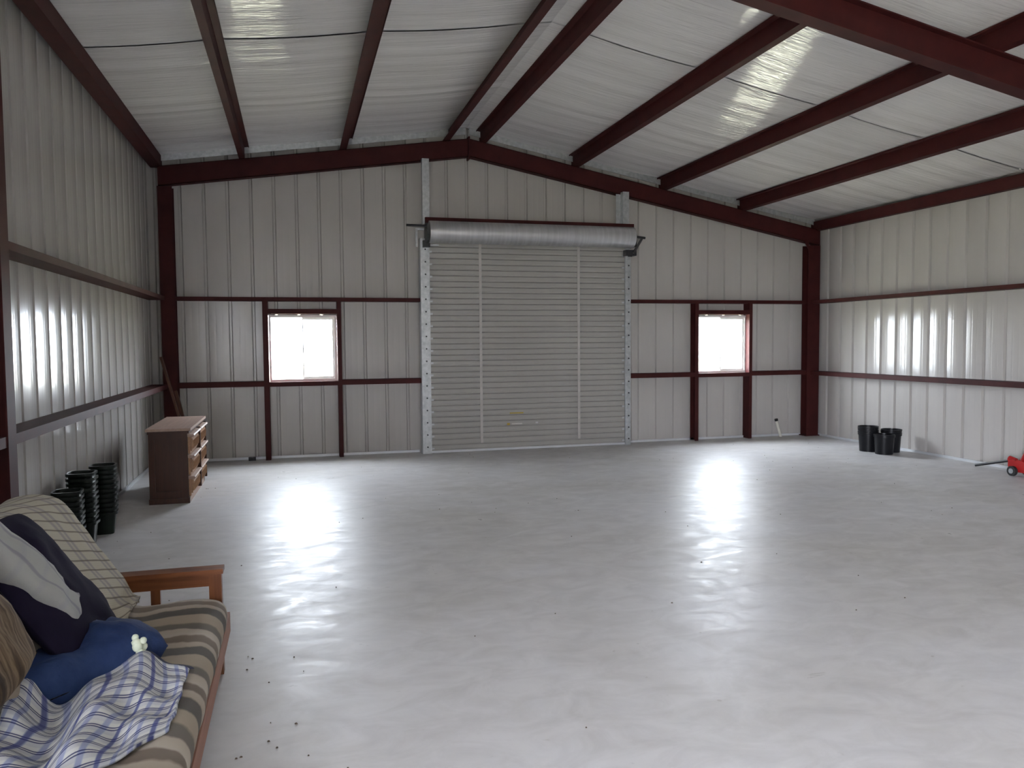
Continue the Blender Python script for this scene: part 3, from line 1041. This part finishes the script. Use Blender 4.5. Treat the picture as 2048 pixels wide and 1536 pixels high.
# ------------------------------------------------------------------ futon
fu = empty('futon', (-3.45, -8.7, 0))
YN, YFAR = -9.78, -7.66
for y in (YFAR + .035, YN - .0):
    MB().box(-3.92, -2.985, y - .045, y + .045, 0.528, 0.552).build('arm_top', 'arm_wood', fu)
    MB().box(-3.90, -3.01, y - .02, y + .02, 0.462, 0.528).build('arm_apron', 'arm_wood', fu)
    for x0, x1 in ((-3.055, -2.995), (-3.90, -3.84)):
        MB().box(x0, x1, y - .03, y + .03, 0.0, 0.528).build('leg', 'post_wood', fu)
    for x in (-3.31, -3.56):
        MB().box(x - .022, x + .022, y - .012, y + .012, 0.16, 0.462).build('arm_slat', 'post_wood', fu)
    MB().box(-3.84, -3.055, y - .02, y + .02, 0.12, 0.18).build('lower_rail', 'arm_wood', fu)
MB().box(-2.990, -2.962, YN + .05, YFAR + .06, 0.205, 0.305).build('front_rail', 'rail_wood', fu)
MB().box(-3.70, -3.67, YN + .05, YFAR, 0.20, 0.27).build('back_rail', 'rail_wood', fu)
for i in range(7):
    y = YN + .25 + i * .28
    MB().box(-3.67, -2.99, y - .03, y + .03, 0.25, 0.268).build('seat_slat', 'rail_wood', fu)

PROF = [(-2.985, 0.285), (-2.962, 0.325), (-2.962, 0.375), (-2.985, 0.41), (-3.03, 0.43), (-3.10, 0.437), (-3.20, 0.432), (-3.30, 0.425), (-3.38, 0.43), (-3.43, 0.47),
        (-3.49, 0.56), (-3.56, 0.66), (-3.63, 0.77), (-3.70, 0.875), (-3.745, 0.925), (-3.80, 0.945), (-3.87, 0.945), (-3.93, 0.92), (-3.95, 0.87), (-3.90, 0.76),
        (-3.82, 0.62), (-3.74, 0.48), (-3.66, 0.36), (-3.55, 0.29), (-3.30, 0.275), (-3.10, 0.275)]


def catmull(pts, n, closed):
    out = []
    m_ = len(pts)
    rng_ = range(m_ if closed else m_ - 1)
    for i in rng_:
        P = [Vector((*pts[(i + k) % m_ if closed else max(0, min(m_ - 1, i + k))], 0)) for k in (-1, 0, 1, 2)]
        for s in range(n):
            t = s / n
            q = 0.5 * ((2 * P[1]) + (P[2] - P[0]) * t + (2 * P[0] - 5 * P[1] + 4 * P[2] - P[3]) * t * t + (3 * P[1] - P[0] - 3 * P[2] + P[3]) * t ** 3)
            out.append((q.x, q.y))
    if not closed:
        out.append(tuple(pts[-1]))
    return out


PC = catmull(PROF, 3, True)
cx_, cz_ = -3.5, 0.5
mb = MB()
NY = 70
np_ = len(PC)
for j in range(NY + 1):
    t = j / NY
    y = YN + .06 + (YFAR - .02 - YN - .06) * t
    d_ = min(t, 1 - t) * (YFAR - YN)
    k = 0.0 if d_ > 0.07 else 1 - math.sqrt(max(0, 1 - ((0.07 - d_) / 0.07) ** 2))
    for i, (x, z) in enumerate(PC):
        i0, i1 = PC[i - 1], PC[(i + 1) % np_]
        nx, nz = (i1[1] - i0[1]), -(i1[0] - i0[0])
        l_ = math.hypot(nx, nz) + 1e-9
        nx, nz = nx / l_, nz / l_
        w = 0.012 * noise.noise(Vector((x * 3, y * 5.5, z * 3))) + 0.006 * noise.noise(Vector((x * 6, y * 14, z * 6)))
        top_ = 1 if z > 0.30 else 0
        off = w * top_ - k * 0.05
        mb.v.append((x + nx * -off, y, z + nz * -off) if False else (x - nx * off * -1 if False else x + nx * off, y, z + nz * off))
for j in range(NY):
    for i in range(np_):
        a, c = j * np_ + i, j * np_ + (i + 1) % np_
        mb.f.append((a, c, c + np_, a + np_))
from mathutils.geometry import tessellate_polygon
for j, fl_ in ((0, True), (NY, False)):
    ring_ = [Vector(mb.v[j * np_ + i]) for i in range(np_)]
    n0 = len(mb.v)
    mb.v += [tuple(q) for q in ring_]
    for tri in tessellate_polygon([[Vector((q.x, q.z, 0)) for q in ring_]]):
        mb.f.append(tuple(n0 + k for k in tri))
mat_o = mb.build('mattress', 'stripe_fabric', fu, smooth=True)
tag(fu, 'wooden-armed futon with brown striped mattress along the left wall', 'futon')

# tan plaid blanket over the far end of the backrest
BP = catmull([(-3.375, 0.445), (-3.392, 0.455), (-3.417, 0.487), (-3.455, 0.56), (-3.53, 0.67), (-3.60, 0.785), (-3.67, 0.895), (-3.725, 0.955), (-3.80, 0.978), (-3.88, 0.975),
              (-3.945, 0.945), (-3.975, 0.88), (-3.945, 0.80)], 6, False)
arc = [0.0]
for p, q in zip(BP, BP[1:]):
    arc.append(arc[-1] + math.hypot(p[0] - q[0], p[1] - q[1]))
NBs = len(BP) - 1


def blanket_fn(i, j):
    s = i * NBs
    k = min(int(s), NBs - 1)
    t = s - k
    x = BP[k][0] * (1 - t) + BP[k + 1][0] * t
    z = BP[k][1] * (1 - t) + BP[k + 1][1] * t
    ddx, ddz = BP[k + 1][0] - BP[k][0], BP[k + 1][1] - BP[k][1]
    l_ = math.hypot(ddx, ddz) + 1e-9
    nx, nz = ddz / l_, -ddx / l_
    y_near = -8.40 + 0.22 * (i - 0.45) ** 2 * 3 + 0.02 * math.sin(i * 9)
    y_far = -7.625
    y = y_near + (y_far - y_near) * j
    # folds running down the back, stronger towards the near edge
    a = 0.021 * (0.35 + 0.65 * (1 - j)) * math.sin(math.pi * min(1, i * 4))
    w = a * (math.sin(y * 34 + i * 4.5) * 0.6 + math.sin(y * 19 - i * 6 + 1.0) * 0.8) + 0.006 * noise.noise(Vector((x * 9, y * 9, z * 9)))
    w += 0.010
    # far edge turns over the mattress end
    e = max(0.0, (j - 0.90) / 0.10)
    inset = 0.05 * e * e
    return (x + nx * (w - inset), y, z + nz * (w - inset))


def arc_at(i):
    k = min(int(i * NBs), NBs - 1)
    return arc[k] + (arc[k + 1] - arc[k]) * (i * NBs - k)


mb = MB()
mb.grid(blanket_fn, 90, 60, lambda i, j: (j * 0.78 + 0.05 * i, arc_at(i) + 0.26 * j))
bl = mb.build('plaid_blanket', 'tan_plaid', None, smooth=True)
recenter(bl, (-3.6, -8.0, 0.45))
so = bl.modifiers.new('thickness', 'SOLIDIFY')
so.thickness = 0.008
so.offset = 1
tag(bl, 'tan and grey plaid blanket draped over the far end of the futon back', 'blanket')


# cushions
def cushion(name, mat, c, ex, ey, en, a, b_, h, label, cat, pw=3.0, seed=0, wr=0.010, uvs_=(1, 1), n=26, group=None):
    c, ex, ey, en = Vector(c), Vector(ex).normalized(), Vector(ey).normalized(), Vector(en).normalized()
    mb = MB()
    for s in (1, -1):
        def fn(i, j, s=s):
            u, v = (i * 2 - 1) * s, j * 2 - 1
            # denser towards the rim
            u = math.sin(u * math.pi / 2)
            v = math.sin(v * math.pi / 2)
            prof_ = max(0.0, (1 - abs(u) ** pw)) ** 0.5 * max(0.0, (1 - abs(v) ** pw)) ** 0.5
            px = a * u * (1 - 0.07 * v * v)
            py = b_ * v * (1 - 0.07 * u * u)
            z = s * h * prof_
            P = c + ex * px + ey * py + en * z
            q = noise.noise(P * 7 + Vector((seed * 3.1, 0, 0))) * wr * 1.6 + noise.noise(P * 17 + Vector((0, seed, 0))) * wr * 0.7
            return P + en * (q * (0.3 + prof_) * s)
        mb.grid(fn, n, n, lambda i, j, s=s: ((math.sin((i * 2 - 1) * s * math.pi / 2)) * a * uvs_[0], math.sin((j * 2 - 1) * math.pi / 2) * b_ * uvs_[1]))
    o = mb.build(name, mat, None, smooth=True)
    recenter(o, c - en * h * 0.5)
    return tag(o, label, cat, group)


ES, EN, EY = Vector((-0.566, 0, 0.825)), Vector((0.825, 0, 0.566)), Vector((0, 1, 0))
PB = Vector((-3.37, 0, 0.41))


def onback(s, y, off):
    return PB + ES * s + EN * off + Vector((0, y, 0))


cushion('navy_cushion', 'navy', onback(0.37, -8.53, 0.055), EY, ES, EN, 0.30, 0.34, 0.075, 'dark navy cushion leaning on the futon back beside the tan plaid blanket', 'cushion', seed=1)
cushion('rolled_blanket', 'grey_plaid', (-3.585, -8.70, 0.885), (-0.48, -0.42, 0.77), (0.25, -0.90, -0.33), EN, 0.31, 0.11, 0.06, 'rolled pale grey plaid blanket lying on the navy cushion', 'blanket', seed=2, pw=8)
cushion('brown_cushion', 'brown_streaks', onback(0.56, -9.31, 0.09), EY, ES, EN, 0.33, 0.31, 0.08, 'brown and tan streaked cushion at the left picture edge', 'cushion', seed=3)
dn = cushion('denim_cushion', 'denim', (-3.42, -8.68, 0.52), (0.62, 0.785, 0.0), (-0.785, 0.62, 0.12), (0.09, -0.07, 1), 0.31, 0.17, 0.10, 'crumpled blue denim cushion with stuffing coming out, on the futon seat', 'cushion', seed=5, wr=0.018, pw=6)
rng = random.Random(9)
for cc, k, r in (((-3.195, -8.665, 0.560), 9, 0.018), ((-3.485, -8.60, 0.625), 3, 0.013)):
    mb = MB()
    for q in range(k):
        p = Vector(cc) + Vector((rng.uniform(-.02, .02), rng.uniform(-.02, .02), rng.uniform(-.045, .035) if k > 4 else rng.uniform(-.01, .01)))
        rr_ = r * rng.uniform(.7, 1.1)
        mb2 = MB().lathe([(rr_ * math.sin(t), -rr_ * math.cos(t)) for t in [0.2 + i * (2.74 / 5) for i in range(6)]], 8)
        mb.add([Vector(v_) + p for v_ in mb2.v], mb2.f)
    so_ = mb.build('stuffing', 'foam', dn, smooth=True)
    so_['label'] = 'pale yellowish stuffing'


# blue plaid quilt on the seat
def lerp(a, c, t):
    return a + (c - a) * t


def poly(pts, t):
    n_ = len(pts) - 1
    s = t * n_
    k = min(int(s), n_ - 1)
    return Vector(pts[k]).lerp(Vector(pts[k + 1]), s - k)


far_e = catmull([(-3.02, -8.71), (-3.11, -8.66), (-3.20, -8.69), (-3.32, -8.76), (-3.43, -8.95), (-3.52, -8.93), (-3.66, -8.88)], 8, False)
near_e = catmull([(-3.03, -9.16), (-3.12, -9.33), (-3.20, -9.45), (-3.30, -9.58), (-3.42, -9.66), (-3.53, -9.68), (-3.68, -9.66)], 8, False)


def quilt_fn(i, j):
    f_ = poly([(*p, 0) for p in far_e], i)
    n_ = poly([(*p, 0) for p in near_e], i)
    p = f_.lerp(n_, j)
    x, y = p.x, p.y
    base_ = 0.458
    # rise towards the back and over the things lying beneath
    base_ += 0.075 * max(0, min(1, (-3.05 - x) / 0.35)) * (1 - 0.3 * j)
    ridge = 0.05 * math.exp(-((i - 0.30 - 0.18 * j) / 0.10) ** 2)
    valley = -0.07 * math.exp(-((i - 0.62 + 0.10 * j) / 0.07) ** 2) * (1 - j * 0.7)
    lump = 0.05 * math.exp(-((i - 0.85) / 0.16) ** 2)
    w = 0.013 * math.sin(i * 26 + j * 5) * (1 - i * 0.5) + 0.010 * math.sin((i + j * 1.3) * 17 + 1.0) + 0.008 * noise.noise(Vector((x * 9, y * 9, 0)))
    e = min(i, j, 1 - j) * 14
    w *= min(1, 0.4 + e * 0.4)
    zz = base_ + ridge + valley + lump + w
    # front edge drapes down over the mattress roll
    fr_ = max(0.0, (x + 3.035) / 0.05)
    zz -= 0.022 * fr_ * fr_ if fr_ > 0 else 0
    return (x, y, zz)


mb = MB()
mb.grid(quilt_fn, 90, 70, lambda i, j: (i * 0.74 + 0.04 * math.sin(j * 5), j * 0.80 + 0.10 * i + 0.03 * math.sin(i * 7)))
qo = mb.build('quilt', 'blue_plaid', None, smooth=True)
recenter(qo, (-3.3, -9.1, 0.44))
so = qo.modifiers.new('thickness', 'SOLIDIFY')
so.thickness = 0.012
so.offset = -1
mb = MB()


def hem_fn(i, j):
    p = quilt_fn(i * 0.36, 0.0)
    q = quilt_fn(i * 0.36, 0.01)
    y = p[1] + 0.035 * j + 0.004
    return (p[0] + 0.012 * (1 - i) * j, y, p[2] - 0.003 - 0.012 * j)


mb.grid(hem_fn, 40, 4)
hm = mb.build('hem', 'quilt_back', qo, smooth=True)
hm['label'] = 'dark navy backing along the folded edge'
tag(qo, 'white and blue plaid quilt heaped on the futon seat in the foreground', 'quilt')

# ------------------------------------------------------------------ floor debris
rng = random.Random(21)
mb = MB()
for i in range(120):
    if i < 12:
        x, y = rng.uniform(-2.95, -2.55), rng.uniform(-8.6, -7.2)
    else:
        x, y = rng.uniform(-4.3, 6.0), rng.uniform(-10.5, -0.2)
    r = rng.uniform(0.003, 0.008)
    a = rng.uniform(0, 3.14)
    pts = [(x + r * k * math.cos(a + q), y + r * .6 * math.sin(a + q), z) for z, k in ((0.0005, 1), (0.005, .6)) for q in (0, 1.5, 3.1, 4.6)]
    mb.add(pts, [(4, 5, 6, 7), (0, 1, 5, 4), (1, 2, 6, 5), (2, 3, 7, 6), (3, 0, 4, 7)])
o = mb.build('floor_debris', 'debris')
tag(o, 'scattered brown crumbs and leaf bits on the concrete', 'debris', kind='stuff')
